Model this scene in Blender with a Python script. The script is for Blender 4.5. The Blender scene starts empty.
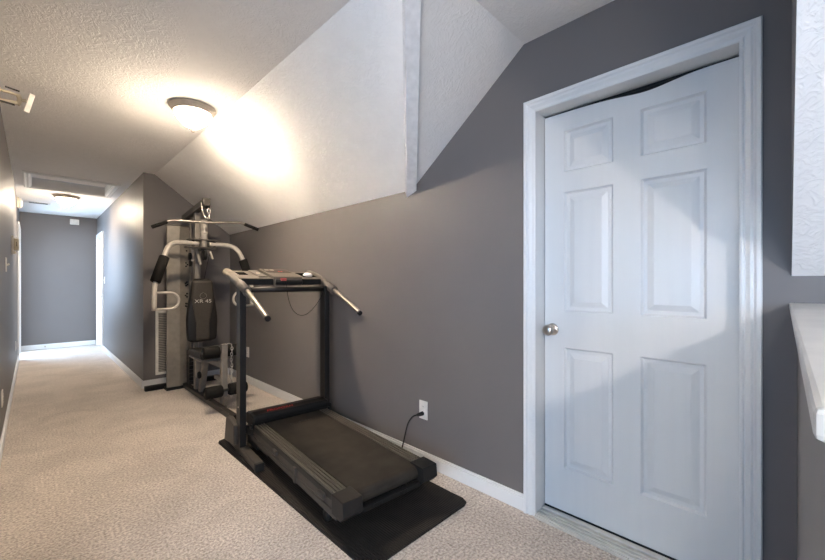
import bpy, bmesh, math, random
from mathutils import Vector, Matrix
random.seed(7)
PI = math.pi
sc = bpy.context.scene
COL = sc.collection

# ------------------------------------------------------------------ materials
def mat(name, color, rough=0.5, metal=0.0, bump=0.0, scale=60.0, var=0.06, detail=3.0, dist=0.002,
        emit=None, estr=0.0, coat=0.0, spec=0.5, color2=None, vscale=None, stretch=None):
    m = bpy.data.materials.new(name); m.use_nodes = True
    nt = m.node_tree; N = nt.nodes; L = nt.links
    b = N['Principled BSDF']
    b.inputs['Roughness'].default_value = rough
    b.inputs['Metallic'].default_value = metal
    b.inputs['Specular IOR Level'].default_value = spec
    b.inputs['Coat Weight'].default_value = coat
    tc = N.new('ShaderNodeTexCoord')
    src = tc.outputs['Object']
    if stretch:
        mp = N.new('ShaderNodeMapping'); mp.inputs['Scale'].default_value = stretch
        L.new(src, mp.inputs['Vector']); src = mp.outputs['Vector']
    n = N.new('ShaderNodeTexNoise'); n.inputs['Scale'].default_value = vscale or scale*0.35
    n.inputs['Detail'].default_value = detail
    L.new(src, n.inputs['Vector'])
    mx = N.new('ShaderNodeMix'); mx.data_type = 'RGBA'
    c = Vector(color)
    c2 = Vector(color2) if color2 else c*(1-2*var)
    mx.inputs[6].default_value = (*c2, 1); mx.inputs[7].default_value = (*(c if color2 else c*(1+var)), 1)
    rp = N.new('ShaderNodeMapRange'); rp.inputs[1].default_value = 0.3; rp.inputs[2].default_value = 0.7
    L.new(n.outputs['Fac'], rp.inputs[0]); L.new(rp.outputs[0], mx.inputs[0])
    L.new(mx.outputs[2], b.inputs['Base Color'])
    if bump:
        n2 = N.new('ShaderNodeTexNoise'); n2.inputs['Scale'].default_value = scale; n2.inputs['Detail'].default_value = detail
        L.new(src, n2.inputs['Vector'])
        bp = N.new('ShaderNodeBump'); bp.inputs['Strength'].default_value = bump; bp.inputs['Distance'].default_value = dist
        L.new(n2.outputs['Fac'], bp.inputs['Height']); L.new(bp.outputs['Normal'], b.inputs['Normal'])
    if emit:
        b.inputs['Emission Color'].default_value = (*emit, 1); b.inputs['Emission Strength'].default_value = estr
    return m

def carpet_mat():
    m = mat('carpet_pile', (.74,.655,.585), .95, 0, 1.0, 120, dist=.012, color2=(.28,.24,.205), vscale=85, spec=.1)
    nt = m.node_tree; N = nt.nodes; L = nt.links; b = N['Principled BSDF']
    col = b.inputs['Base Color'].links[0].from_socket
    n = N.new('ShaderNodeTexNoise'); n.inputs['Scale'].default_value = 2.6; n.inputs['Detail'].default_value = 5
    n.inputs['Distortion'].default_value = 1.2
    tc = N.new('ShaderNodeTexCoord'); L.new(tc.outputs['Object'], n.inputs['Vector'])
    rp = N.new('ShaderNodeMapRange'); rp.inputs[1].default_value=.35; rp.inputs[2].default_value=.65
    rp.inputs[3].default_value=.88; rp.inputs[4].default_value=1.08
    L.new(n.outputs['Fac'], rp.inputs[0])
    mu = N.new('ShaderNodeVectorMath'); mu.operation='SCALE'
    L.new(col, mu.inputs[0]); L.new(rp.outputs[0], mu.inputs['Scale']); L.new(mu.outputs[0], b.inputs['Base Color'])
    b.inputs['Sheen Weight'].default_value = .3
    return m

def ceiling_mat():
    m = mat('ceiling_texture', (.90,.89,.88), .9, var=.01, spec=.2)
    nt = m.node_tree; N = nt.nodes; L = nt.links; b = N['Principled BSDF']
    tc = N.new('ShaderNodeTexCoord')
    w = N.new('ShaderNodeTexNoise'); w.inputs['Scale'].default_value=6; w.inputs['Detail'].default_value=2
    L.new(tc.outputs['Object'], w.inputs['Vector'])
    ad = N.new('ShaderNodeMix'); ad.data_type='RGBA'; ad.inputs[0].default_value=.12
    L.new(tc.outputs['Object'], ad.inputs[6]); L.new(w.outputs['Color'], ad.inputs[7])
    n = N.new('ShaderNodeTexNoise'); n.inputs['Scale'].default_value=46; n.inputs['Detail'].default_value=4
    n.inputs['Distortion'].default_value=1.3
    L.new(ad.outputs[2], n.inputs['Vector'])
    rp = N.new('ShaderNodeMapRange'); rp.interpolation_type='SMOOTHSTEP'
    rp.inputs[1].default_value=.42; rp.inputs[2].default_value=.62
    L.new(n.outputs['Fac'], rp.inputs[0])
    bp = N.new('ShaderNodeBump'); bp.inputs['Strength'].default_value=.30; bp.inputs['Distance'].default_value=.0045
    L.new(rp.outputs[0], bp.inputs['Height']); L.new(bp.outputs['Normal'], b.inputs['Normal'])
    return m

def ribbed_mat(name, color, freq, axis, rough=.75, strength=.6, dist=.003):
    m = mat(name, color, rough, var=.12, scale=40, spec=.3)
    nt = m.node_tree; N = nt.nodes; L = nt.links; b = N['Principled BSDF']
    tc = N.new('ShaderNodeTexCoord')
    w = N.new('ShaderNodeTexWave'); w.bands_direction = axis; w.inputs['Scale'].default_value = freq
    L.new(tc.outputs['Object'], w.inputs['Vector'])
    bp = N.new('ShaderNodeBump'); bp.inputs['Strength'].default_value=strength; bp.inputs['Distance'].default_value=dist
    L.new(w.outputs['Fac'], bp.inputs['Height']); L.new(bp.outputs['Normal'], b.inputs['Normal'])
    return m

WALL = mat('grey_wall_paint', (.150,.139,.136), .5, 0, .12, 160, var=.02, vscale=1.5, dist=.001, spec=.4)
CEIL = ceiling_mat()
CARPET = carpet_mat()
WHITE = mat('white_trim_paint', (.70,.71,.715), .32, var=.01, vscale=3)
DOORW = mat('white_door_paint', (.64,.65,.655), .38, 0, .10, 70, var=.01, dist=.0006, stretch=(1,1,.06))
CAPW = mat('half_wall_cap_paint', (.50,.48,.455), .35, 0, .12, 25, var=.06, vscale=9, dist=.002)
STRIP = mat('black_rubber', (.012,.012,.012), .6, var=.1)
NICKEL = mat('brushed_nickel', (.55,.50,.45), .28, 1.0, .05, 90, dist=.0005)
ALU = mat('threshold_aluminium', (.66,.64,.60), .42, .35)
RIMM = mat('fixture_rim_metal', (.48,.42,.35), .5, .2, 0)
PLASTIC = mat('white_plastic', (.72,.70,.66), .4)
ALMOND = mat('almond_plastic', (.62,.56,.44), .45)
DARKSLOT = mat('dark_slot', (.03,.028,.026), .7)
GLASS = mat('frosted_glass_lit', (.9,.88,.85), .4, emit=(1,.82,.62), estr=300)
GLASS2 = mat('frosted_glass_lit_hall', (.9,.88,.85), .4, emit=(1,.83,.64), estr=250)
GLASS3 = mat('frosted_glass_lit_loft', (.9,.9,.9), .4, emit=(1,.91,.84), estr=275)
GLASS4 = mat('landing_fill_glass', (.9,.9,.9), .4, emit=(1,.92,.82), estr=135)
for gm in (GLASS,GLASS2,GLASS4):
    nt=gm.node_tree; N=nt.nodes; L=nt.links; bs=N['Principled BSDF']; base_s=bs.inputs['Emission Strength'].default_value
    tc=N.new('ShaderNodeTexCoord'); sx=N.new('ShaderNodeSeparateXYZ'); L.new(tc.outputs['Object'],sx.inputs[0])
    mr=N.new('ShaderNodeMapRange'); mr.interpolation_type='SMOOTHSTEP'
    mr.inputs[1].default_value=-.085; mr.inputs[2].default_value=-.150; mr.inputs[3].default_value=.035*base_s; mr.inputs[4].default_value=base_s
    L.new(sx.outputs['Z'],mr.inputs[0]); L.new(mr.outputs[0],bs.inputs['Emission Strength'])
# treadmill
TM_BLACK = mat('black_plastic', (.012,.0115,.011), .45, 0, .1, 300, dist=.0006)
TM_BELT = mat('worn_belt_rubber', (.044,.037,.030), .6, 0, .15, 300, color2=(.026,.022,.018), vscale=7, dist=.0006)
TM_RAIL = mat('charcoal_foot_rail', (.085,.073,.060), .5, 0, .05, 200)
TM_SIDE = mat('bronze_grey_steel', (.055,.048,.042), .5, .2)
TM_POST = mat('black_steel_post', (.020,.0185,.018), .4, .3)
TM_SLEEVE = mat('grey_plastic', (.115,.10,.085), .42)
TM_CHROME = mat('brushed_grab_bar', (.27,.245,.215), .36, .9)
TM_CONS = mat('console_grey', (.10,.087,.072), .5, 0, .05, 200)
RED = mat('red_print', (.50,.035,.03), .5)
DISPLAY = mat('display_lens', (.035,.025,.022), .5, spec=.15)
CUPB = mat('holder_recess_shade', (.008,.008,.008), .95, spec=.0)  # matte black paints the shade of the cup recess, holders are flat sheets
POCKET = CUPB
WHITEP = mat('white_print', (.75,.73,.70), .5)
MATR = ribbed_mat('rubber_mat', (.022,.0185,.016), 26, 'X', .7, .8, .004)
# gym
G_SILVER = mat('silver_powder_coat', (.25,.225,.195), .42, .35)
G_LIGHT = mat('light_grey_tube', (.42,.385,.34), .4, .1)
G_SHROUD = mat('shroud_panel', (.26,.235,.20), .45, .25)
G_DARK = mat('dark_steel', (.030,.027,.025), .4, .3)
G_BEAM = mat('grey_beam', (.085,.075,.065), .45, .3)
G_FOAM = mat('black_foam', (.011,.010,.009), .75, 0, .3, 200)
G_VINYL = mat('black_vinyl', (.012,.011,.010), .45, 0, .1, 250)
G_VINYL2 = mat('grey_vinyl', (.046,.040,.034), .5, 0, .1, 250)
CHAINM = mat('chain_steel', (.60,.57,.52), .3, .9)

for m_,sp in ((TM_BLACK,.22),(TM_BELT,.12),(TM_RAIL,.2),(TM_SIDE,.25),(TM_POST,.3),(TM_CONS,.25),(TM_SLEEVE,.3),(G_FOAM,.12),(G_VINYL,.3),(G_VINYL2,.2),(STRIP,.2),(MATR,.15),(G_DARK,.3)):
    m_.node_tree.nodes['Principled BSDF'].inputs['Specular IOR Level'].default_value=sp

# ------------------------------------------------------------------ mesh builder
class MB:
    def __init__(s): s.bm = bmesh.new(); s.smooth = False
    def box(s, x0, x1, y0, y1, z0, z1, bevel=0, M=None, seg=2):
        r = bmesh.ops.create_cube(s.bm, size=1)
        vs = r['verts']
        for v in vs:
            v.co = Vector(((x0+x1)/2+v.co.x*(x1-x0), (y0+y1)/2+v.co.y*(y1-y0), (z0+z1)/2+v.co.z*(z1-z0)))
        if bevel:
            es = list({e for v in vs for e in v.link_edges})
            rr = bmesh.ops.bevel(s.bm, geom=es, offset=bevel, segments=seg, affect='EDGES', profile=.5, clamp_overlap=True)
            vs = list({v for f in rr['faces'] for v in f.verts} | {v for v in vs if v.is_valid})
        if M:
            for v in vs: v.co = M @ v.co
        return s
    def bar(s, p0, p1, w, h, bevel=0, up=(0,0,1)):
        p0=Vector(p0); p1=Vector(p1); d=p1-p0; l=d.length; d.normalize()
        side=d.cross(Vector(up))
        if side.length<1e-5: side=d.cross(Vector((0,1,0)))
        side.normalize(); u=side.cross(d)
        M=Matrix(((side.x,d.x,u.x,p0.x),(side.y,d.y,u.y,p0.y),(side.z,d.z,u.z,p0.z),(0,0,0,1)))
        return s.box(-w/2,w/2,0,l,-h/2,h/2,bevel,M)
    def tube(s, pts, r, n=14, smooth_iter=0, caps=True):
        P=[Vector(p) for p in pts]
        for _ in range(smooth_iter):
            Q=[P[0]]
            for a,b in zip(P,P[1:]): Q += [a*.75+b*.25, a*.25+b*.75]
            Q.append(P[-1]); P=Q
        rs = r if isinstance(r,(list,tuple)) else [r]*len(P)
        t0=(P[1]-P[0]).normalized()
        ref=Vector((0,0,1)) if abs(t0.z)<.9 else Vector((1,0,0))
        nrm=t0.cross(ref).normalized()
        rings=[]
        for i,p in enumerate(P):
            t=(P[min(i+1,len(P)-1)]-P[max(i-1,0)]).normalized()
            nrm=(nrm-t*nrm.dot(t)).normalized(); b=t.cross(nrm)
            rings.append([s.bm.verts.new(p+(nrm*math.cos(2*PI*k/n)+b*math.sin(2*PI*k/n))*rs[i]) for k in range(n)])
        for A,B in zip(rings,rings[1:]):
            for k in range(n):
                f=s.bm.faces.new((A[k],A[(k+1)%n],B[(k+1)%n],B[k])); f.smooth=True
        if caps:
            s.bm.faces.new(list(reversed(rings[0]))); s.bm.faces.new(rings[-1])
        return s
    def cyl(s, p0, p1, r, n=20, r2=None):
        return s.tube([p0,p1],[r, r if r2 is None else r2], n)
    def lathe(s, prof, c, n=40, axis='z', caps=True):
        rings=[]
        for (r,h) in prof:
            ring=[]
            for k in range(n):
                a=2*PI*k/n; x,y=r*math.cos(a),r*math.sin(a)
                if axis=='z': co=(c[0]+x,c[1]+y,c[2]+h)
                elif axis=='x': co=(c[0]+h,c[1]+x,c[2]+y)
                else: co=(c[0]+x,c[1]+h,c[2]+y)
                ring.append(s.bm.verts.new(co))
            rings.append(ring)
        for A,B in zip(rings,rings[1:]):
            for k in range(n):
                f=s.bm.faces.new((A[k],A[(k+1)%n],B[(k+1)%n],B[k])); f.smooth=True
        if caps:
            s.bm.faces.new(rings[0]); s.bm.faces.new(rings[-1])
        return s
    def prism(s, poly, vec):
        vec=Vector(vec)
        a=[s.bm.verts.new(p) for p in poly]; b=[s.bm.verts.new(Vector(p)+vec) for p in poly]
        s.bm.faces.new(a); s.bm.faces.new(list(reversed(b)))
        for i in range(len(a)):
            j=(i+1)%len(a); s.bm.faces.new((a[j],a[i],b[i],b[j]))
        return s
    def quad(s, *ps):
        s.bm.faces.new([s.bm.verts.new(p) for p in ps]); return s
    def build(s, name, m, parent=None, bevel=0, fix=True):
        if fix: bmesh.ops.recalc_face_normals(s.bm, faces=s.bm.faces)
        me=bpy.data.meshes.new(name); s.bm.to_mesh(me); s.bm.free()
        me.materials.append(m)
        o=bpy.data.objects.new(name, me); COL.objects.link(o)
        if parent: o.parent=parent
        if bevel:
            b=o.modifiers.new('edge','BEVEL'); b.width=bevel; b.segments=2; b.limit_method='ANGLE'; b.angle_limit=math.radians(40)
        return o

def tag(o, label, cat, kind=None, group=None):
    o['label']=label; o['category']=cat
    if kind: o['kind']=kind
    if group: o['group']=group
    return o
def thing(name, label, cat, loc=(0,0,0), rz=0, kind=None, group=None):
    o=bpy.data.objects.new(name,None); COL.objects.link(o)
    o.location=loc; o.rotation_euler=(0,0,rz); o.empty_display_size=.1
    return tag(o,label,cat,kind,group)
def struct(o,label,cat): return tag(o,label,cat,'structure')
def text(name, body, size, M, m, parent, extrude=.0004, shear=0):
    cu=bpy.data.curves.new(name,'FONT'); cu.body=body; cu.size=size; cu.extrude=extrude
    cu.align_x='CENTER'; cu.align_y='CENTER'; cu.shear=shear
    t=bpy.data.objects.new(name,cu)
    COL.objects.link(t)
    dg=bpy.context.evaluated_depsgraph_get()
    me=bpy.data.meshes.new_from_object(t.evaluated_get(dg))
    bpy.data.objects.remove(t); me.transform(M); me.materials.clear(); me.materials.append(m)
    o=bpy.data.objects.new(name,me); COL.objects.link(o); o.parent=parent
    return o

# ------------------------------------------------------------------ the setting
XR=1.81; XH=.88; XL=-.16; YN=5.15; YE=9.5; H=2.44; XS=.989; ZK=1.82; YD=.97; YV=1.795
XW=-4.4; YS=-3.6
struct(MB().box(XW,2.0,YS,9.6,-.12,0).build('floor',CARPET),'beige cut pile carpet covering the whole floor','carpet floor')

D0,D1,DZ=.117,.902,2.066
b=MB()
b.box(XR,XR+.12,D1+.018,YN+.12,0,2.7).box(XR,XR+.12,D0-.018,D1+.018,DZ+.018,2.7).box(XR,XR+.12,YS,D0-.018,-.1,2.7)
struct(b.build('wall_right',WALL),'long grey wall behind the treadmill with the white door in it','wall')
struct(MB().box(XH+.12,XR,YN,YN+.12,0,2.7).build('wall_nook',WALL),'short grey wall behind the home gym at the end of the nook','wall')
HD0,HD1=8.62,9.34
b=MB(); b.box(XH,XH+.12,YN,HD0-.01,0,2.7).box(XH,XH+.12,HD0-.01,HD1+.01,2.06,2.7).box(XH,XH+.12,HD1+.01,YE,0,2.7)
struct(b.build('wall_hall',WALL),'grey hall wall left of the home gym running to the far door','wall')
struct(MB().box(-3.2,-2.1,YE,YE+.12,0,2.7).box(-2.1,-.5,YE,YE+.12,0,.8).box(-2.1,-.5,YE,YE+.12,2.1,2.7).box(-.5,XH+.12,YE,YE+.12,0,2.7).build('wall_end',WALL),'grey wall closing the far end of the hall','wall')
LD0,LD1=8.42,9.32
b=MB(); b.box(XL-.12,XL,1.3,LD0,0,2.7).box(XL-.12,XL,LD0,LD1,2.06,2.7).box(XL-.12,XL,LD1,YE,0,2.7)
struct(b.build('wall_left',WALL),'grey hall wall at the left edge carrying switch and intercom','wall')
# loft behind the viewpoint and the side room off the hall
b=MB(); b.box(XW-.12,XW,YS,2.6,0,.8).box(XW-.12,XW,YS,2.6,2.2,2.7).box(XW-.12,XW,YS,-2.6,.8,2.2).box(XW-.12,XW,1.4,2.6,.8,2.2)
struct(b.build('wall_loft_west',WALL),'grey loft wall with a wide window opening behind the viewpoint','wall')
b=MB(); b.box(XW,XR,YS-.12,YS,0,.8).box(XW,XR,YS-.12,YS,2.2,2.7).box(XW,-3.2,YS-.12,YS,.8,2.2).box(-.9,XR,YS-.12,YS,.8,2.2)
struct(b.build('wall_loft_south',WALL),'grey loft wall with a window opening behind the viewpoint','wall')
struct(MB().box(XW,XL-.12,1.3,1.42,0,2.7).build('wall_loft_north',WALL),'grey loft wall beside the hall entrance','wall')
b=MB(); b.box(-3.2,-3.08,6.2,YE,0,.8).box(-3.2,-3.08,6.2,YE,2.1,2.7).box(-3.2,-3.08,6.2,7.0,.8,2.1).box(-3.2,-3.08,9.2,YE,.8,2.1)
b.box(-3.2,XL-.12,6.08,6.2,0,2.7)
struct(b.build('wall_side_room',WALL),'grey walls of the side room beyond the left hall doorway','wall')

# ceilings
HX0,HX1,HY0,HY1=-.02,.735,6.06,6.90
b=MB()
b.box(XW-.1,XS,YS,HY0,H,H+.1).box(XW-.1,HX0,HY0,HY1,H,H+.1).box(HX1,XS,HY0,HY1,H,H+.1).box(XW-.1,XS,HY1,YE+.1,H,H+.1)
b.box(XS,XR,YS,YD,H,H+.1)
struct(b.build('ceiling',CEIL),'flat white textured ceiling of hall and loft','ceiling')
b=MB()
b.prism([(XR,YV,ZK),(XR,YN,ZK),(XS,YN,H),(XS,YD,H)],(0,0,.1))
struct(b.build('ceiling_slope',CEIL),'long white textured sloped ceiling above treadmill and home gym','sloped ceiling')
b=MB()
b.prism([(XR,YV,ZK),(XS,YD,H),(XR,YD,H)],(0,0,.1))
struct(b.build('ceiling_dormer',CEIL),'triangular white sloped ceiling rising toward the white door','sloped ceiling')
# valley board along the meeting line of the two slopes
w=[(0,.068,0),(0,.05,-.043),(0,-.041,-.012),(0,-.041,.031)]
A=Vector((XR,YV,ZK)); Bv=Vector((XS,YD,H)); dv=Bv-A
b=MB(); b.prism([A+Vector(q) for q in w], dv*1.0)
struct(b.build('trim_valley',mat('valley_board_paint',(.78,.78,.79),.7,0,.05,60,dist=.0004)),'white corner board where the two sloped ceilings meet','trim')
# stairwell slope: dropped slope beyond the half wall
b=MB(); x0=XR-(H-1.2136)/.70
b.prism([(XR,-.017,1.2136),(x0,-.017,H),(XR,-.017,H)],(0,YS+.03,0))
o=b.build('ceiling_stairwell',CEIL); o.data.materials.append(WALL)
for p in o.data.polygons:
    if p.normal.y>.9: p.material_index=1
struct(o,'white textured ceiling slope hanging low over the stairwell at right','sloped ceiling')
# half wall with cap
struct(MB().box(.335,XR,-.150,-.030,0,1.088).build('wall_half',WALL),'grey half wall guarding the stairwell at the right edge','half wall')
b=MB(); b.box(.300,XR,-.172,-.0112,1.103,1.1225,.004).box(.33,XR,-.152,-.028,1.088,1.103)
struct(b.build('trim_half_wall_cap',CAPW),'pale worn cap board on the half wall at right','trim')

# baseboards
def base(name,label,boxes):
    b=MB()
    for (xa,xb,ya,yb,ax) in boxes:
        b.box(xa,xb,ya,yb,0,.072)
        if ax=='x-': b.box(xa+.005,xb,ya,yb,.072,.086)
        if ax=='x+': b.box(xa,xb-.005,ya,yb,.072,.086)
        if ax=='y-': b.box(xa,xb,ya+.005,yb,.072,.086)
    o=b.build(name,WHITE,bevel=.003); return struct(o,label,'baseboard')
base('baseboard_right','white baseboard along the wall behind the treadmill',[(XR-.014,XR,.963,YN,'x-')])
base('baseboard_nook','white baseboard on the short wall behind the home gym',[(XH-.014,XR-.014,YN-.014,YN,'y-')])
base('baseboard_hall','white baseboard along the hall wall left of the home gym',[(XH-.014,XH,YN,HD0-.06,'x-')])
base('baseboard_end','white baseboard at the far end of the hall',[(XL,XH-.02,YE-.014,YE,'y-')])
base('baseboard_left','white baseboard along the left hall wall',[(XL,XL+.014,1.3,LD0-.06,'x+')])

# ------------------------------------------------------------------ doors
def door_slab(F, y0,y1,z0,z1, panels, thick=.035, top=None):
    """F(a,b,d): a across, b up, d depth behind the face"""
    b=MB(); bm=b.bm
    def q(p): bm.faces.new([bm.verts.new(F(*c)) for c in p])
    ys=sorted({y0,y1,*[v for p in panels for v in (p[0],p[1])]}); zs=sorted({z0,z1,*[v for p in panels for v in (p[2],p[3])]})
    for i in range(len(ys)-1):
        for j in range(len(zs)-1):
            a0,a1,b0,b1=ys[i],ys[i+1],zs[j],zs[j+1]
            hit=[p for p in panels if abs(p[0]-a0)<1e-6 and abs(p[1]-a1)<1e-6 and abs(p[2]-b0)<1e-6 and abs(p[3]-b1)<1e-6]
            if hit:
                rings=[(0,0),(.004,.006),(.009,.012),(.024,.012),(.050,.002)]
                R=[[(a0+i_,b0+i_,d),(a1-i_,b0+i_,d),(a1-i_,b1-i_,d),(a0+i_,b1-i_,d)] for i_,d in rings]
                for A,B in zip(R,R[1:]):
                    for k in range(4): q([A[k],A[(k+1)%4],B[(k+1)%4],B[k]])
                q(R[-1])
            elif top and j==len(zs)-2:
                n=24
                for k in range(n):
                    u0=a0+(a1-a0)*k/n; u1=a0+(a1-a0)*(k+1)/n
                    q([(u0,b0,0),(u1,b0,0),(u1,top(u1),0),(u0,top(u0),0)])
                    q([(u0,top(u0),0),(u1,top(u1),0),(u1,top(u1),thick),(u0,top(u0),thick)])
            else: q([(a0,b0,0),(a1,b0,0),(a1,b1,0),(a0,b1,0)])
    q([(y0,z0,0),(y0,z1,0),(y0,z1,thick),(y0,z0,thick)]); q([(y1,z0,0),(y1,z1,0),(y1,z1,thick),(y1,z0,thick)])
    q([(y0,z0,0),(y1,z0,0),(y1,z0,thick),(y0,z0,thick)]); q([(y0,z0,thick),(y1,z0,thick),(y1,z1-.03,thick),(y0,z1-.03,thick)])
    if not top: q([(y0,z1,0),(y1,z1,0),(y1,z1,thick),(y0,z1,thick)])
    bmesh.ops.remove_doubles(bm,verts=bm.verts,dist=1e-5)
    return b
def casing(x, y0,y1,zt, wdt, sgn):
    """moulded casing around an opening on wall x; sgn = direction out of the wall"""
    prof=[(0,0),(0,.008),(.006,.011),(.010,.011),(.012,.007),(.018,.008),(.030,.016),(.034,.016),(.036,.012),(.041,.013),(.047,.020),(.058,.021),(wdt,.017),(wdt,0)]
    b=MB(); bm=b.bm
    path=[(y0,0,-1,0),(y0,zt,-1,1),(y1,zt,1,1),(y1,0,1,0)]
    rings=[]
    for (y,z,sy,sz) in path:
        rings.append([bm.verts.new((x+sgn*h,y+sy*o,z+sz*o)) for o,h in prof])
    for A,B in zip(rings,rings[1:]):
        for k in range(len(prof)-1): bm.faces.new((A[k],A[k+1],B[k+1],B[k]))
    bm.faces.new(rings[0]); bm.faces.new(rings[-1])
    return b

XD=1.90
d=thing('door_1','white six panel door with wavy top gap on the right wall','door',(XD,(D0+D1)/2,0),0,'structure')
inv=Matrix.Translation(-Vector(d.location))
def dbuild(b,name,m,bevel=0):
    for v in b.bm.verts: v.co=inv@v.co
    return b.build(name,m,d,bevel)
pan=[]
for (a0,a1) in ((.568,.797),(.222,.455)):
    for (z0,z1) in ((.25,.862),(1.045,1.65),(1.752,1.962)): pan.append((a0,a1,z0,z1))
def dtop(y):
    t=2.056
    u=(y-.43)/.12
    t-=.021*math.exp(-u*u)+.004*math.exp(-((y-.6)/.14)**2)
    return t
dbuild(door_slab(lambda a,b_,dd:(XD+dd,a,b_), D0+.003,D1-.004,.030,2.056,pan,.04,dtop),'door_slab',DOORW)
dbuild(casing(XR,D0,D1,DZ-.003,.062,-1),'door_casing',WHITE)
b=MB(); b.box(XR-.002,XR+.16,D1,D1+.02,0,DZ+.02).box(XR-.002,XR+.16,D0-.02,D0,0,DZ+.02).box(XR-.002,XR+.16,D0-.02,D1+.02,DZ,DZ+.02)
dbuild(b,'door_jamb',WHITE)
b=MB(); b.box(XD+.012,XD+.05,D0,D1,2.02,DZ).box(XD+.012,XD+.05,D1-.012,D1,0,DZ).box(XD+.012,XD+.05,D0,D0+.01,0,DZ)
b.tube([(XD+.006,D1-.05,2.058),(XD+.006,.62,2.055),(XD+.004,.52,2.048),(XD+.002,.43,2.044),(XD+.004,.34,2.05),(XD+.006,.2,2.058)],.005,8,2)
dbuild(b,'weatherstrip',STRIP)
b=MB()
b.box(XR-.022,XD+.06,D0+.001,D1-.001,0,.012)
for xx in (XR-.017,XR+.006,XR+.029): b.box(xx,xx+.013,D0+.001,D1-.001,.012,.021,.002)
b.box(XR+.056,XD-.004,D0+.001,D1-.001,.012,.024,.003)
dbuild(b,'threshold',ALU)
dbuild(MB().box(XD-.004,XD+.03,D0+.004,D1-.004,.012,.031),'door_sweep',STRIP)
kb=MB(); kb.lathe([(.031,0),(.031,-.004),(.026,-.008),(.0125,-.010),(.0115,-.030),(.018,-.036),(.026,-.044),(.0285,-.054),(.026,-.064),(.018,-.069),(.006,-.071)],(XD,.856,.95),28,'x')
dbuild(kb,'door_knob',NICKEL)

d=thing('door_2','narrow white panel door at far right end of the hall','door',(XH,(HD0+HD1)/2,0),0,'structure')
inv=Matrix.Translation(-Vector(d.location))
pan2=[]
for (a0,a1) in ((HD0+.09,HD0+.32),(HD0+.40,HD0+.63)):
    for (z0,z1) in ((.22,.85),(1.0,1.62),(1.72,1.93)): pan2.append((a0,a1,z0,z1))
dbuild(door_slab(lambda a,b_,dd:(XH+.03+dd,a,b_),HD0+.012,HD1-.012,.012,2.03,pan2),'door_slab',DOORW)
dbuild(casing(XH,HD0,HD1,2.05,.062,-1),'door_casing',WHITE)
b=MB(); b.box(XH-.001,XH+.12,HD0-.012,HD0+.008,0,2.055).box(XH-.001,XH+.12,HD1-.008,HD1+.012,0,2.055).box(XH-.001,XH+.12,HD0,HD1,2.035,2.062)
dbuild(b,'door_jamb',WHITE)
kb=MB(); kb.lathe([(.03,0),(.03,-.004),(.012,-.01),(.011,-.03),(.026,-.042),(.027,-.054),(.018,-.066),(.004,-.068)],(XH+.03,HD0+.07,.95),20,'x')
dbuild(kb,'door_knob',NICKEL)

d=thing('door_3','white cased open doorway at the far end of the left wall','doorway',(XL,(LD0+LD1)/2,0),0,'structure')
inv=Matrix.Translation(-Vector(d.location))
dbuild(casing(XL,LD0,LD1,2.06,.07,1),'door_casing',WHITE)
b=MB(); b.box(XL-.121,XL+.001,LD0-.005,LD0+.012,0,2.06).box(XL-.121,XL+.001,LD1-.012,LD1+.005,0,2.06).box(XL-.121,XL+.001,LD0,LD1,2.046,2.065)
dbuild(b,'door_jamb',WHITE)

# attic hatch
a=thing('attic_hatch','white framed recessed attic hatch in the hall ceiling','attic hatch',((HX0+HX1)/2,(HY0+HY1)/2,H),0,'structure')
inv=Matrix.Translation(-Vector(a.location))
def abuild(b,name,m,p=None,bevel=0):
    for v in b.bm.verts: v.co=inv@v.co
    return b.build(name,m,p or a,bevel)
b=MB(); bm=b.bm
prof=[(.0,.0),(.0,-.012),(.012,-.018),(.03,-.014),(.045,-.020),(.06,-.012),(.06,0)]
cs=[(HX0,HY0,-1,-1),(HX1,HY0,1,-1),(HX1,HY1,1,1),(HX0,HY1,-1,1)]
rings=[[bm.verts.new((x+sx*o,y+sy*o,H+h)) for o,h in prof] for x,y,sx,sy in cs]
for i in range(4):
    A,B=rings[i],rings[(i+1)%4]
    for k in range(len(prof)-1): bm.faces.new((A[k],A[k+1],B[k+1],B[k]))
abuild(b,'hatch_casing',WHITE)
b=MB(); t=.012
b.box(HX0-.001,HX0+t,HY0,HY1,H-.004,H+.2).box(HX1-t,HX1+.001,HY0,HY1,H-.004,H+.2).box(HX0+t,HX1-t,HY0-.001,HY0+t,H-.004,H+.2).box(HX0+t,HX1-t,HY1-t,HY1+.001,H-.004,H+.2)
abuild(b,'hatch_lining',WHITE)
b=MB(); b.box(HX0+t+.004,HX1-t-.004,HY0+t+.004,HY1-t-.008,H+.11,H+.125)
abuild(b,'hatch_panel',CEIL)
b=MB(); b.box(.28,.45,HY0+.25,HY0+.29,H+.1,H+.11,.003)
abuild(b,'pull_handle',PLASTIC)

# ------------------------------------------------------------------ ceiling lights
def ceiling_light(x,y,label,gm,power=None):
    t=thing('ceiling_light',label,'ceiling light',(x,y,H),0,None,'flush dome ceiling lights')
    MB().lathe([(.02,-.001),(.146,-.001),(.150,-.008),(.146,-.014),(.138,-.018),(.136,-.026),(.129,-.031),(.124,-.040),(.116,-.043),(.108,-.03)],(0,0,0),48).build('fixture_rim',RIMM,t)
    pr=[]
    for k in range(13):
        a=k/12
        pr.append((.115*(1-a**1.9)+.012*a+.0005, -.038-.112*a))
    MB().lathe(pr,(0,0,0),40).build('glass_shade',gm,t)
    MB().lathe([(.002,-.144),(.024,-.146),(.024,-.154),(.014,-.160),(.013,-.168),(.006,-.176),(.001,-.178)],(0,0,0),18).build('finial',RIMM,t)
    return t
ceiling_light(.805,3.0,'large lit dome ceiling light with bronze rim near the sloped ceiling',GLASS)
ceiling_light(.345,7.33,'smaller looking lit dome ceiling light beyond the attic hatch',GLASS2)
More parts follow.
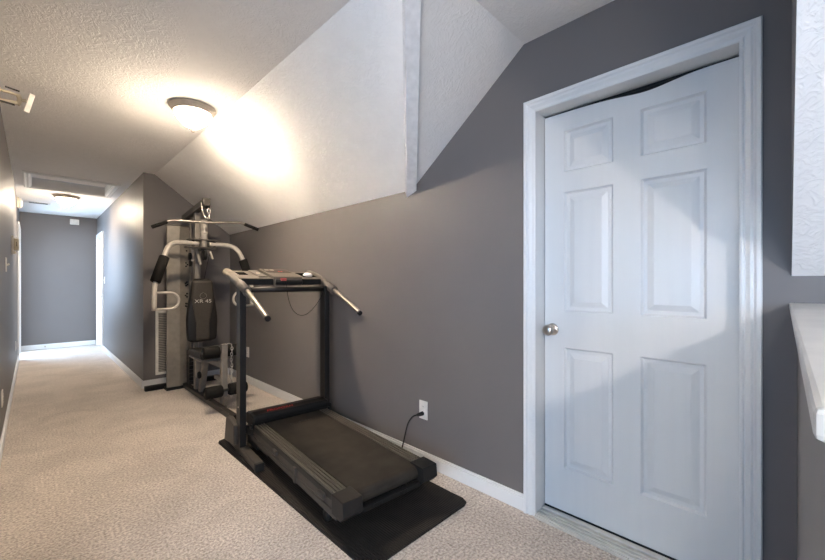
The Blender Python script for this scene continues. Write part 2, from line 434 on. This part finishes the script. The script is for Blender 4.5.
ceiling_light(-.95,-.35,'unseen fill light added over the landing, shaped as a dome light',GLASS4)  # added unseen lamp, brightens the near floor, dormer and ceiling
ceiling_light(-2.68,-1.95,'lit dome ceiling light in the loft behind the viewpoint',GLASS3)

# ------------------------------------------------------------------ small wall and ceiling fittings
# ceiling register
t=thing('air_vent','small white ceiling register near the far end of the hall','air vent',(.05,8.26,H))
b=MB(); b.box(-.15,.15,-.07,.07,-.008,0,.003); b.build('vent_frame',PLASTIC,t)
b=MB(); 
for k in range(4): b.box(-.09,.12,-.045+k*.026,-.033+k*.026,-.0095,-.0075)
b.build('vent_slot',DARKSLOT,t)
# door chime box on end wall
t=thing('mounted_chime','small white square box high on the far end wall','chime box',(.555,YE,2.335))
MB().box(-.064,.064,-.04,0,-.050,.050,.006).build('box_cover',PLASTIC,t)
# smoke detector on left wall
t=thing('smoke_detector','round almond detector high on the left hall wall','smoke detector',(XL,7.97,2.36))
b=MB(); b.box(0,.022,-.10,.10,-.075,.075,.004); b.build('mount_plate',ALMOND,t)
b=MB(); b.lathe([(.068,.022),(.068,.040),(.060,.052),(.03,.058),(.002,.059)],(0,0,0),28,'x'); b.build('sensor_cover',PLASTIC,t)
# intercom / thermostat
t=thing('mounted_intercom','almond intercom box on the left wall above the light switch','intercom',(XL,5.95,1.6))
b=MB(); b.box(0,.018,-.075,.075,-.10,.10,.004); b.build('back_plate',PLASTIC,t)
b=MB(); b.box(.018,.058,-.06,.06,-.055,.07,.006); b.build('cover',ALMOND,t)
b=MB(); b.box(.036,.040,-.0612,-.0595,-.015,.035); b.build('slot',DARKSLOT,t)
b=MB(); b.box(.018,.036,-.03,.03,-.088,-.066,.003); b.build('call_button',ALMOND,t)
# switches
def switch(x,y,z,s,label):
    t=thing('light_switch',label,'light switch',(x,y,z),0,None,'hall light switches')
    b=MB(); b.box(min(0,s*.006),max(0,s*.006),-.036,.036,-.06,.06,.002); b.build('switch_plate',PLASTIC,t)
    b=MB(); b.bar((s*.004,0,-.004),(s*.024,0,.006),.012,.014,.002); b.build('toggle',PLASTIC,t)
switch(XL,4.66,1.345,1,'white toggle switch on the left wall below the intercom')
switch(XH,8.36,1.24,-1,'tiny white switch beside the far right hall door')
# outlets
def outlet(x,y,z,s,label):
    t=thing('wall_outlet',label,'outlet',(x,y,z),0,None,'duplex wall outlets')
    b=MB(); b.box(min(0,s*.006),max(0,s*.006),-.036,.036,-.06,.06,.002); b.build('cover_plate',PLASTIC,t)
    for zz in (.021,-.021):
        b=MB(); b.lathe([(.016,s*.005),(.016,s*.008),(.015,s*.0085)],(0,0,zz),20,'x'); r=b.build('receptacle',PLASTIC,t)
        b=MB()
        for yy in (-.006,.006): b.box(min(s*.0083,s*.0092),max(s*.0083,s*.0092),yy-.001,yy+.001,zz-.001,zz+.007)
        b.build('slots',DARKSLOT,r)
outlet(XR,1.687,.356,-1,'white outlet by the treadmill with a black plug in it')
outlet(XR,4.555,.366,-1,'white outlet on the nook wall behind treadmill and home gym')
outlet(XL,4.10,.34,1,'white outlet low on the left wall at the photo edge')
outlet(XL,7.2,.36,1,'tiny white outlet low on the left wall near the far doorway')
# door stop
t=thing('door_stop','small dark door stop on the far end baseboard','door stop',(.16,YE-.014,.045))
MB().lathe([(.012,0),(.012,-.004),(.005,-.008),(.005,-.05),(.009,-.052),(.009,-.062),(.002,-.063)],(0,0,0),14,'y').build('stop_body',RIMM,t)
# wall bracket top left
t=thing('wall_bracket','beige wall bracket with tilted white plate near the ceiling at upper left','bracket',(XL,3.3,2.30))
b=MB(); b.box(0,.012,-.06,.06,-.06,.07,.003); b.build('mount_plate',ALMOND,t)
b=MB(); b.bar((.01,0,.035),(.10,0,.028),.022,.012,.003).bar((.01,0,-.03),(.095,0,-.022),.022,.02,.004); b.tube([(.095,0,-.03),(.108,0,0),(.098,0,.032)],.012,10,2); b.build('arm',ALMOND,t)
b=MB(); b.bar((.045,-.012,.057),(.105,-.012,.048),.006,.008); b.build('slot',DARKSLOT,t)
b=MB(); b.bar((.02,-.013,-.034),(.085,-.013,-.04),.006,.010); b.build('slot',DARKSLOT,t)
b=MB(); b.box(-.013,.013,-.004,.004,-.060,.060,.003,Matrix.Translation((.146,-.02,-.012))@Matrix.Rotation(math.radians(13),4,'Y')@Matrix.Rotation(math.radians(18),4,'Z')); b.build('plate',PLASTIC,t)
b=MB(); b.bar((.104,0,.0),(.135,-.015,.0),.014,.014); b.build('pivot',ALMOND,t)
# return grille on nook wall
t=thing('return_grille','white louvered return grille low on the wall behind the home gym','grille',(1.12,YN,.5))
b=MB(); w_,h_=.125,.37
b.box(-w_,-w_+.028,-.012,0,-h_,h_,.002).box(w_-.028,w_,-.012,0,-h_,h_,.002).box(-w_+.028,w_-.028,-.012,0,h_-.028,h_,.002).box(-w_+.028,w_-.028,-.012,0,-h_,-h_+.028,.002)
b.build('grille_frame',PLASTIC,t)
b=MB(); n=34
for k in range(n):
    z=-h_+.03+(2*h_-.06)*(k+.5)/n
    b.bar((-w_+.026,-.006,z),(w_-.026,-.006,z),.011,.0015,0,(0,-.6,1))
b.build('louvers',mat('louver_paint',(.42,.39,.34),.5),t)

# ------------------------------------------------------------------ exercise mat
b=MB(); bm=b.bm
X0,X1,Y0,Y1=.968,1.668,1.212,3.03
nx,ny=28,76; g=[]
def mz(x,y):
    e=max(0,1-(y-Y0)/.5)
    return .006+e*(.006*(math.sin((x-.9)*23+y*9)*.5+.5)*min(1,(x-X0)*4)) 
rc=.05
def inset(y):
    dd=min(y-Y0,Y1-y)
    return rc-math.sqrt(max(0,rc*rc-(rc-dd)**2)) if dd<rc else 0
for j in range(ny+1):
    tj=j/ny; tj = tj if 0<tj<1 else tj
    y=Y0+(Y1-Y0)*tj
    if j in (1,): y=Y0+.012
    if j==ny-1: y=Y1-.012
    i0=inset(y)
    g.append([bm.verts.new((X0+i0+(X1-X0-2*i0)*i/nx, y, mz(X0+(X1-X0)*i/nx,y))) for i in range(nx+1)])
for j in range(ny):
    for i in range(nx):
        f=bm.faces.new((g[j][i],g[j][i+1],g[j+1][i+1],g[j+1][i])); f.smooth=True
ring=[g[0][i] for i in range(nx+1)]+[g[j][nx] for j in range(1,ny+1)]+[g[ny][i] for i in range(nx-1,-1,-1)]+[g[j][0] for j in range(ny-1,0,-1)]
low=[bm.verts.new((v.co.x,v.co.y,.0005)) for v in ring]
for i in range(len(ring)):
    j=(i+1)%len(ring); bm.faces.new((ring[i],low[i],low[j],ring[j]))
bm.faces.new(low)
tag(b.build('exercise_mat',MATR),'thin black ribbed rubber mat lying under the treadmill','mat')

# ------------------------------------------------------------------ treadmill
TR=thing('treadmill','black folding treadmill with silver grab bars standing on the black mat','treadmill',(1.255,1.385,.0),-math.radians(4.5))
ZT=.210; F0=.0075
# running deck frame
for s in (-1,1):
    b=MB(); b.box(min(s*.252,s*.276),max(s*.252,s*.276),.05,1.30,.108,.197,.004)
    b.box(min(s*.262,s*.284),max(s*.262,s*.284),.05,1.24,.10,.132,.003)
    b.build('side_frame',TM_SIDE,TR)
    b=MB(); x0,x1=(.205,.277)
    b.box(min(s*x0,s*x1),max(s*x0,s*x1),.07,1.22,.165,ZT-.0125,.003)
    fr=b.build('foot_rail',TM_BLACK,TR)
    b=MB()
    for k in range(4):
        xx=x0+.002+k*.0182
        b.box(min(s*xx,s*(xx+.0115)),max(s*xx,s*(xx+.0115)),.07,1.22,ZT-.0126,ZT+.001,.001,None,1)
    b.build('grip_ribs',TM_RAIL,fr)
    b=MB(); P=[(.186,-.02,ZT+.003),(.186,.085,ZT+.005),(.186,.085,.12),(.186,.0,.12),(.186,-.028,.148)]
    b.prism([(s*p[0],p[1],p[2]) for p in P],(s*.104,0,0))
    b.build('end_cap',TM_BLACK if s>0 else mat('end_cap_plastic',(.020,.017,.015),.5,spec=.2),TR,.004)
    b=MB()
    b.box(min(s*.225,s*.25),max(s*.225,s*.25),.20,.235,.045,.125,.003)
    b.build('rear_leg',TM_BLACK,TR)
    b=MB(); b.lathe([(.003,-.014),(.026,-.014),(.030,-.009),(.030,.009),(.026,.014),(.003,.014)],(s*.238,.215,.0385),20,'x')
    b.build('rear_wheel',TM_BLACK,TR)
for L in (.79,.193):
    b=MB(); b.box(-.295,-.274,L-.032,L+.032,.150,.178,.007); b.build('side_clip',TM_SIDE,TR)
b=MB(); b.box(-.290,-.274,.49,.52,.095,.178,.003); b.build('side_clip',TM_SIDE,TR)
# belt (loop round the rear roller)
b=MB(); prof=[]; r=.036; zc=ZT-.001-r
prof.append((1.28,zc+r))
for k in range(13):
    a=PI/2+PI*k/12; prof.append((.05+r*math.cos(a),zc+r*math.sin(a)))
prof.append((1.28,zc-r)); 
b.prism([(-.198,y,z) for y,z in prof],(.396,0,0)); bl=b.build('belt',TM_BELT,TR)
text('belt_print','PROFORM',.035,Matrix.Translation((0,1.05,ZT+.0))@Matrix.Rotation(0,4,'Z'),mat('faded_print',(.045,.035,.030),.6),bl,.0003)
b=MB(); b.cyl((-.188,.05,zc),(.188,.05,zc),.030); b.build('rear_roller',G_DARK,TR)
b=MB(); b.box(-.19,.19,.0,.03,.114,.140,.003)
for x in (-.11,.05): b.box(x,x+.05,-.004,.0,.118,.136,.002)
b.build('rear_crossbar',TM_BLACK,TR)
b=MB(); b.box(-.2,.2,.12,1.25,.11,.134); b.build('deck_board',TM_BLACK,TR)
b=MB(); b.box(-.27,.27,1.16,1.36,.04,.20,.01).box(-.27,-.2,.95,1.2,.07,.13,.005); b.build('motor_pan',TM_BLACK,TR)
# hood
b=MB(); P=[(1.175,.232),(1.172,.262),(1.19,.276),(1.25,.283),(1.33,.272),(1.37,.25),(1.375,.19),(1.20,.19)]
b.prism([(-.286,y,z) for y,z in P],(.572,0,0)); hd=b.build('motor_hood',TM_BLACK,TR,.012)
Mx=Matrix.Translation((-.085,1.222,.2805))@Matrix.Rotation(math.radians(6.5),4,'X')
text('hood_lettering','PROFORM',.042,Mx,RED,hd,.0006,.25)
# uprights, feet
for s in (-1,1):
    ux=-.333 if s<0 else .308
    b=MB(); b.box(ux-.021,ux+.021,1.245,1.328,F0,1.165,.003); up=b.build('upright',TM_POST,TR)
    b=MB(); b.cyl((ux+s*.0235,1.28,.33),(ux+s*.020,1.28,.33),.006,12); b.build('bolt',CHAINM,up)
    b=MB(); b.box(s*.327-.027,s*.327+.027,.94,1.54,F0+.006,.062,.006); ft=b.build('base_foot',TM_SIDE,TR)
    b=MB(); b.box(s*.327-.028,s*.327+.028,.925,.955,F0,.058,.004); b.build('foot_cap',STRIP,ft)
    b=MB(); b.box(s*.327-.02,s*.327+.02,1.5,1.54,F0,F0+.01); b.build('foot_pad',STRIP,ft)
    b=MB(); xa=s*.338; 
    b.prism([(xa,1.30,.065),(xa,1.545,.03),(xa,1.50,.205),(xa,1.46,.225),(xa,1.30,.20)],(s*.04,0,0)); b.build('base_cover',TM_SIDE,TR,.008)
    b=MB(); b.bar((s*.30,1.27,.17),(s*.27,1.20,.17),.03,.06,.004).cyl((s*.285,1.2,.2),(s*.300,1.2,.2),.016,16); b.build('pivot_bracket',TM_BLACK,TR)
    # grab bar
    pts=[(s*.335,1.64,1.275),(s*.335,1.50,1.245),(s*.332,1.33,1.19),(s*.330,1.17,1.135)]
    b=MB(); b.tube(pts,[.030,.031,.030,.029],16,0)
    b.tube([(s*.328,1.30,1.168),(s*.328,1.20,1.135),(s*.328,1.175,1.118)],.024,12,1); b.build('sleeve',TM_SLEEVE,TR)
    b=MB(); b.tube([(s*.330,1.20,1.145),(s*.328,1.10,1.105),(s*.326,.95,1.043),(s*.326,.80,.978)],.0165,16,2); gb=b.build('grab_bar',TM_CHROME,TR)
    b=MB(); b.tube([(s*.326,.805,.980),(s*.326,.79,.9735)],.0175,16); b.build('end_plug',STRIP,gb)
b=MB(); b.cyl((-.315,1.28,1.141),(.29,1.28,1.141),.0195); b.build('crossbar',TM_POST,TR)
# console
b=MB(); 
P=[(1.315,1.182),(1.31,1.214),(1.325,1.226),(1.62,1.285),(1.635,1.278),(1.62,1.25),(1.385,1.187)]
b.prism([(-.335,y,z) for y,z in P],(.625,0,0)); cons=b.build('console',TM_CONS,TR,.006)
def ctop(y): return 1.217+(y-1.30)*.25
b=MB(); b.box(-.325,.28,1.298,1.316,1.176,1.222,.004); b.build('console_lip',TM_BLACK,cons)
def slab(b,x0,x1,y0,y1,h,bev=.004):
    M=Matrix.Translation((0,1.325,1.226))@Matrix.Rotation(math.atan(.2),4,'X')
    return b.box(x0,x1,(y0-1.3)*1.03,(y1-1.3)*1.03,-.005,h,bev,M)
b=MB(); slab(b,-.11,.11,1.245,1.59,.022,.008); 
M=Matrix.Translation((0,1.26,1.195))
b.box(-.105,.105,1.265,1.32,1.170,1.222,.008)
mod=b.build('display_module',TM_CONS,TR)
b=MB(); b.tube([(-.10,1.275,1.197),(-.05,1.262,1.194),(.05,1.262,1.194),(.10,1.275,1.197)],.021,10,2); b.build('module_lip',TM_BLACK,mod)
b=MB(); slab(b,-.095,.095,1.42,1.56,.024,.002); b.build('display_panel',DISPLAY,mod)
b=MB()
for x in (-.085,-.045): slab(b,x,x+.032,1.50,1.53,.0255,.001)
b.build('display_window',mat('lcd_grey',(.35,.32,.27),.4),mod)
b=MB()
for x in (.0,.02): slab(b,x,x+.014,1.45,1.465,.0255,.001)
b.build('stop_button',RED,mod)
b=MB(); slab(b,-.19,-.125,1.33,1.58,.010); b.build('button_panel',TM_SLEEVE,cons)
b=MB(); slab(b,-.172,-.15,1.42,1.45,.014,.002); b.build('speed_button',mat('button_tan',(.45,.40,.33),.5),cons)
b=MB(); slab(b,-.30,-.235,1.42,1.53,.0012,.0); b.build('cup_holder',CUPB,cons)
b=MB(); slab(b,.175,.29,1.36,1.54,.0008,.0); b.build('cup_holder',CUPB,cons)
b=MB(); M=Matrix.Translation((.232,1.44,1.249))
b.lathe([(.002,.020),(.02,.018),(.034,.010),(.038,.0),(.036,-.012),(.002,-.013)],(.232,1.44,1.255),24); b.build('holder_cup',mat('white_cup',(.85,.84,.82),.4),cons)
b=MB(); b.box(-.068,-.028,1.236,1.268,1.206,1.226,.004); key=b.build('safety_key',mat('red_key',(.42,.07,.06),.45),TR)
b=MB(); b.tube([(-.03,1.238,1.208),(-.028,1.238,1.15),(-.015,1.24,1.07),(.02,1.25,.985),(.075,1.25,.94),(.135,1.25,.945),(.2,1.25,1.0),(.255,1.25,1.075),(.285,1.26,1.13)],.0018,6,2); b.build('tether_cord',STRIP,key)
# power cord with plug
wl=Matrix.Rotation(math.radians(4.5),4,'Z')@Matrix.Translation((-1.255,-1.385,0))
pts=[(1.775,1.687,.335),(1.752,1.696,.334),(1.733,1.715,.325),(1.722,1.745,.28),(1.718,1.765,.21),(1.716,1.785,.13),(1.71,1.81,.04),(1.70,1.87,.012),(1.68,2.1,.012),(1.62,2.4,.014),(1.60,2.55,.06)]
b=MB(); b.tube([wl@Vector(p) for p in pts],.0048,10,2); pc=b.build('power_cord',STRIP,TR)
b=MB(); b.tube([wl@Vector(p) for p in ((1.799,1.687,.335),(1.79,1.687,.335),(1.772,1.688,.335),(1.752,1.696,.334))],[.014,.0135,.012,.007],14); b.build('plug',STRIP,pc)

# ------------------------------------------------------------------ home gym
GX,GY=1.25,4.40
G=thing('home_gym','silver and black multi station home gym with lat bar in the nook','home gym',(GX,GY,0))
def g(p): return (p[0]-GX,p[1]-GY,p[2])
class GM(MB):
    def build(s,name,m,parent=None,bevel=0):
        for v in s.bm.verts: v.co=Vector((v.co.x-GX,v.co.y-GY,v.co.z))
        return super().build(name,m,parent or G,bevel)
b=GM(); b.box(1.20,1.252,3.36,5.05,.004,.052,.004); b.build('base_rail',G_DARK)
b=GM(); b.box(.865,1.62,4.96,5.02,0,.052,.004); b.build('rear_foot',STRIP)
b=GM(); b.box(1.222,1.278,4.48,4.54,.05,1.97,.006); b.build('main_column',G_SILVER)
b=GM(); b.box(1.33,1.375,4.86,4.91,.05,1.90,.006); b.build('rear_column',G_BEAM)
b=GM(); b.bar((1.25,5.0,1.945),(1.222,4.115,2.0),.056,.066,.005); b.box(1.190,1.256,4.09,4.14,1.963,2.038,.006); b.build('top_beam',G_BEAM)
# shroud
b=GM(); b.prism([(1.042,4.85,.03),(1.165,4.84,.03),(1.272,4.885,.03),(1.272,4.91,.03),(1.17,4.875,.03),(1.042,4.875,.03)],(0,0,1.80)); sh=b.build('weight_shroud',G_SHROUD,None,.006)
b=GM(); b.box(1.041,1.165,4.838,4.861,.955,.958); b.build('panel_seam',G_BEAM,sh)
b=GM(); b.prism([(1.038,4.842,1.83),(1.169,4.832,1.83),(1.278,4.88,1.83),(1.278,4.915,1.83),(1.17,4.88,1.83),(1.038,4.88,1.83)],(0,0,.014)); b.build('shroud_cap',G_BEAM,sh)
for (z,n) in ((1.40,3),(1.18,4),(1.05,3),(.94,4),(1.58,2)):
    for k in range(n):
        a=2*PI*k/n+z*9
        b=GM(); b.cyl((1.243+.012*math.cos(a),4.868+.006*math.cos(a),z+.022*math.sin(a)),(1.236+.012*math.cos(a),4.856+.006*math.cos(a),z+.022*math.sin(a)),.008,10)
        b.build('shroud_hole',STRIP,sh)
b=GM(); b.box(1.038,1.28,4.83,5.0,0,.032); b.build('shroud_base',STRIP,sh)
# weight plates
for k in range(9):
    b=GM(); z=.06+k*.042; b.box(1.225,1.325,4.70,4.80,z,z+.039,.003); b.build('weight_plate',G_DARK)
b=GM(); b.cyl((1.25,4.75,.05),(1.25,4.75,1.93),.009,12).cyl((1.305,4.75,.05),(1.305,4.75,1.9),.009,12); b.build('guide_rod',G_SILVER)
# seat post + seat
b=GM(); b.bar((1.25,4.36,.05),(1.25,4.20,.47),.055,.055,.005); b.box(1.222,1.278,3.78,4.50,.40,.45,.005); b.build('seat_post',G_SILVER)
b=GM(); b.lathe([(.002,0),(.03,0),(.036,-.008),(.036,-.018),(.03,-.026),(.002,-.028)],(1.222,4.29,.24),24,'x'); b.build('seat_knob',STRIP)
b=GM(); b.box(1.105,1.395,3.86,4.26,.448,.468,.004); st=b.build('seat',G_SILVER)
b=GM(); b.box(1.100,1.400,3.855,4.26,.468,.535,.022,None,4); b.build('seat_cushion',G_VINYL,st)
# leg developer
b=GM(); b.box(1.235,1.285,3.70,3.75,.13,.62,.004); b.box(1.228,1.292,3.72,3.80,.40,.46,.004).box(1.243,1.277,3.75,3.95,.26,.30,.004); ld=b.build('leg_developer',G_SILVER)
def roller(x0,x1,y,z,r):
    s=1 if x1>x0 else -1; l=abs(x1-x0)
    b=GM(); b.lathe([(.012,0),(r-.008,0),(r,s*.010),(r,s*(l-.010)),(r-.008,s*l),(.012,s*l)],(x0,y,z),28,'x'); b.build('foam_roller',G_FOAM)
    
roller(1.235,1.095,3.785,.545,.055); roller(1.285,1.425,3.785,.545,.055)
roller(1.232,1.085,3.695,.195,.055); roller(1.288,1.450,3.695,.195,.055)
b=GM(); b.cyl((1.09,3.785,.545),(1.43,3.785,.545),.012,12); b.build('roller_axle',G_DARK,ld)
b=GM(); b.cyl((1.08,3.695,.195),(1.455,3.695,.195),.012,12); b.build('roller_axle',G_DARK,ld)
b=GM(); b.cyl((1.268,3.80,.004),(1.268,3.80,.42),.022,18); b.cyl((1.268,3.80,.004),(1.268,3.80,.016),.040,18); b.build('front_support',G_SILVER)
# chain
b=GM(); n=17
for k in range(n):
    z=.60-k*.0265; x=1.318+.004*math.sin(k); cx,cy=(1,0) if k%2 else (.3,.95)
    ring=[]
    for i in range(11):
        a=2*PI*i/10
        ring.append((x+cx*.009*math.cos(a),3.70+cy*.009*math.cos(a),z+.018*math.sin(a)))
    b.tube(ring,.0032,6,0,False)
b.tube([(1.265,3.70,.615),(1.29,3.695,.628),(1.312,3.70,.617)],.004,8,2)
b.tube([(1.318,3.70,.16),(1.33,3.70,.14),(1.32,3.70,.115),(1.305,3.70,.13),(1.312,3.70,.165)],.005,8,2)
b.build('chain',CHAINM,ld)
# backrest
def pillow(rows,depth,yb,p=.55,n=28):
    b=GM(); R=[]
    for (z,hw,ds) in rows:
        ring=[]
        for k in range(n):
            a=2*PI*k/n; c,s_=math.cos(a),math.sin(a)
            ring.append(b.bm.verts.new((GX+hw*math.copysign(abs(c)**p,c), yb+depth*ds*math.copysign(abs(s_)**p,s_), z)))
        R.append(ring)
    for A,B in zip(R,R[1:]):
        for k in range(n):
            f=b.bm.faces.new((A[k],A[(k+1)%n],B[(k+1)%n],B[k])); f.smooth=True
    b.bm.faces.new(R[0]); b.bm.faces.new(R[-1]); return b
def hw(t): # t 0 bottom..1 top
    return .136+.012*math.sin(PI*min(1,t/.7))-.040*max(0,(t-.35)/.65)**1.3
rows=[]; zb,zt=.575,1.235; nn=30
for k in range(nn+1):
    t=k/nn; e=min(t,1-t); sh_=1-.30*max(0,1-e/.055)**2.2; ds=1-.65*max(0,1-e/.04)**2
    rows.append((zb+(zt-zb)*t,hw(t)*sh_,ds))
YB=4.345
bk=pillow(rows,.038,YB).build('backrest',G_VINYL)
b=GM(); prev=None
for k in range(1,nn):
    t=k/nn; e=min(t,1-t); z=zb+(zt-zb)*t
    cw=.062+.052*min(1,max(0,(t-.30)/.45))**1.0
    hwt=rows[k][1]; cw=min(cw,hwt*.93); ds=rows[k][2]
    row=[]
    for i in range(9):
        x=-cw+2*cw*i/8
        c=min(.999,abs(x)/hwt)**(1/.55); s_=(1-c*c)**.5
        row.append(b.bm.verts.new((GX+x,YB-.038*ds*s_**.55-.003,z)))
    if prev:
        for i in range(8):
            f=b.bm.faces.new((prev[i],prev[i+1],row[i+1],row[i])); f.smooth=True
    prev=row
ctr=b.build('center_panel',G_VINYL2,bk)
so=ctr.modifiers.new('thick','SOLIDIFY'); so.thickness=.004
fy=YB-.038-.0056-GY
Mx=Matrix.Translation((.0,fy,1.0))@Matrix.Rotation(PI/2,4,'X')
text('model_lettering','XR 45',.050,Mx@Matrix.Scale(1.25,4,(1,0,0)),mat('silver_print',(.42,.39,.35),.5),bk,.0006)
b=MB()
for (dx,dz) in ((0,.026),(-.024,-.004),(.024,-.004)):
    b=MB(); b.cyl((dx,fy+.001,1.055+dz),(dx,fy-.0006,1.055+dz),.007,10); b.build('emblem_mark',STRIP,bk)
b=MB(); b.box(-.014,.014,fy-.0006,fy+.001,1.033,1.038); b.build('emblem_mark',STRIP,bk)
b=MB(); ring=[(.030*math.cos(2*PI*i/28),fy,1.057+.030*math.sin(2*PI*i/28)) for i in range(29)]
b.tube(ring,.0016,6,0,False); b.build('emblem_ring',mat('emblem_print',(.17,.15,.13),.5),bk)
b=GM(); b.box(1.228,1.272,4.38,4.49,1.0,1.06,.004).box(1.228,1.272,4.38,4.49,.66,.72,.004).box(1.232,1.268,4.385,4.41,.50,1.1,.003); b.build('backrest_bracket',G_SILVER)
# press arm pivot
b=GM(); b.cyl((1.25,4.28,1.55),(1.25,4.28,1.84),.033,22); b.cyl((1.25,4.28,1.70),(1.25,4.28,1.716),.036,22); b.build('pivot_sleeve',G_LIGHT)
b=GM(); b.box(1.10,1.40,4.235,4.325,1.628,1.640,.003).box(1.08,1.37,4.235,4.325,1.548,1.560,.003); b.box(1.225,1.275,4.30,4.50,1.632,1.66,.003).box(1.225,1.275,4.30,4.50,1.53,1.55,.003); b.build('pivot_bracket',G_BEAM)
for s in (-1,1):
    b=GM(); c=GX
    b.tube([(c+s*.05,4.28,1.594),(c+s*.14,4.28,1.596),(c+s*.24,4.265,1.594),(c+s*.310,4.245,1.568),(c+s*.352,4.22,1.49),(c+s*.372,4.20,1.42)],.0235,18,2); pa=b.build('press_arm',G_LIGHT)
    b=GM(); b.cyl((c+s*.10,4.28,1.558),(c+s*.10,4.28,1.632),.016,14); b.build('arm_bolt',G_BEAM,pa)
    b=GM(); b.tube([(c+s*.364,4.205,1.442),(c+s*.366,4.204,1.437),(c+s*.442,4.185,1.203),(c+s*.444,4.184,1.198)],[.038,.044,.044,.038],22); b.build('foam_grip',G_FOAM,pa)
    b=GM(); b.tube([(c+s*.42,4.19,1.25),(c+s*.446,4.18,1.18),(c+s*.452,4.18,1.10),(c+s*.452,4.18,.93)],.021,18,1); b.build('lower_tube',G_LIGHT,pa)
    b=GM(); zc=1.02; rr=.078
    pts=[(c+s*.452,4.175,zc+rr)]
    pts.append((c+s*.33,4.17,zc+rr))
    for k in range(1,12):
        a=PI/2+PI*k/12
        pts.append((c+s*(.33+1.0*rr*math.cos(a)),4.17,zc+rr*math.sin(a)))
    pts+= [(c+s*.33,4.17,zc-rr),(c+s*.452,4.175,zc-rr)]
    b.tube(pts,.012,12); b.build('loop_handle',G_LIGHT,pa)
# pulleys and cables
b=GM(); b.lathe([(.004,-.012),(.050,-.012),(.056,-.009),(.046,0),(.056,.009),(.050,.012),(.004,.012)],(1.232,4.20,1.475),26,'x'); b.build('pulley_wheel',STRIP)
for (x,y,z,r) in ((1.165,4.45,1.47,.042),(1.19,4.52,1.40,.035)):
    b=GM(); b.lathe([(.004,-.010),(r-.004,-.010),(r,-.007),(r-.008,0),(r,.007),(r-.004,.010),(.004,.010)],(x,y,z),22,'x'); b.build('pulley_wheel',STRIP)
b=GM(); b.bar((1.185,4.43,1.54),(1.185,4.43,1.42),.02,.03,.003).bar((1.20,4.36,1.55),(1.225,4.30,1.38),.014,.02).bar((1.31,4.28,1.52),(1.33,4.26,1.44),.012,.014); b.build('pulley_bracket',G_LIGHT)
b=GM(); b.tube([(1.165,4.41,1.47),(1.165,4.41,1.2),(1.17,4.45,.6)],.003,6).tube([(1.25,4.125,1.985),(1.25,4.125,1.93)],.004,6).tube([(1.262,4.15,1.475),(1.3,4.6,1.0),(1.305,4.75,.45)],.003,6); b.build('cable',G_DARK)
b=GM(); b.lathe([(.004,-.012),(.038,-.012),(.044,-.008),(.036,0),(.044,.008),(.038,.012),(.004,.012)],(1.25,4.16,1.965),24,'x'); b.build('pulley_wheel',STRIP)
b=GM(); b.tube([(1.25,4.125,1.945),(1.262,4.125,1.93),(1.262,4.125,1.90),(1.25,4.125,1.885),(1.238,4.125,1.90),(1.238,4.125,1.93),(1.25,4.125,1.945)],.0055,10,2); b.tube([(1.25,4.125,1.90),(1.255,4.125,1.86),(1.25,4.125,1.835)],.007,10,1); b.tube([(1.195,4.17,2.0),(1.20,4.16,1.92),(1.215,4.14,1.85),(1.25,4.13,1.835)],.006,10,2); b.build('cable_hook',CHAINM)
def LB(dx,dy,dz): dx*=.93; return (1.24+dx, 4.13+dy-dx*.22, 1.797+dz+dx*.05)
b=GM(); b.tube([LB(-.30,0,.012),LB(-.15,0,.008),LB(0,0,0),LB(.15,0,.008),LB(.30,0,.012)],.013,14,2); lb=b.build('lat_bar',TM_CHROME)
for s in (-1,1):
    b=GM(); b.tube([LB(s*.295,0,.012),LB(s*.335,0,.008),LB(s*.375,-.01,-.010),LB(s*.475,-.03,-.055)],.013,14,1); b.build('bar_bend',TM_CHROME,lb)
    b=GM(); b.tube([LB(s*.36,-.006,-.004),LB(s*.492,-.035,-.062)],.0175,16); b.build('hand_grip',G_FOAM,lb)

# ------------------------------------------------------------------ daylight
def area(name,loc,rot,sx,sy,power,color):
    l=bpy.data.lights.new(name,'AREA'); l.shape='RECTANGLE'; l.size=sx; l.size_y=sy; l.energy=power; l.color=color
    o=bpy.data.objects.new(name,l); COL.objects.link(o); o.location=loc; o.rotation_euler=rot
    return o
BLUE=(.30,.60,1.0)
area('daylight_loft_south',(-2.05,YS+.05,1.55),(math.radians(33),0,0),2.3,1.4,30,BLUE)
area('daylight_loft_west',(XW+.05,-.6,1.55),(math.radians(33),0,math.radians(-90)),4.0,1.4,44,BLUE)
area('fill_side_west',(-3.06,8.1,1.45),(math.radians(90),0,math.radians(-90)),2.2,1.3,80,(.55,.76,1.0))  # second side-room light, added to brighten the end wall
area('daylight_side_room',(-1.3,YE-.02,1.45),(math.radians(90),0,math.radians(180)),1.6,1.3,75,(.50,.72,1.0))

wd=bpy.data.worlds.new('sky'); sc.world=wd; wd.use_nodes=True
wd.node_tree.nodes['Background'].inputs[0].default_value=(.62,.76,1.0,1); wd.node_tree.nodes['Background'].inputs[1].default_value=.6

# ------------------------------------------------------------------ camera
cd=bpy.data.cameras.new('camera'); cam=bpy.data.objects.new('camera',cd); COL.objects.link(cam)
cam.location=(0,0,1.19); cam.rotation_euler=(math.radians(90),0,math.radians(-45.3))
cd.sensor_width=36; cd.lens=376/825*36; cd.shift_y=3/825; cd.clip_start=.01
sc.camera=cam
sc.view_settings.view_transform='Standard'; sc.view_settings.look='None'; sc.view_settings.gamma=1
sc.view_settings.use_curve_mapping=False
sc.view_settings.exposure=2.12
sc.cycles.use_denoising=True
sc.cycles.max_bounces=8; sc.cycles.diffuse_bounces=5
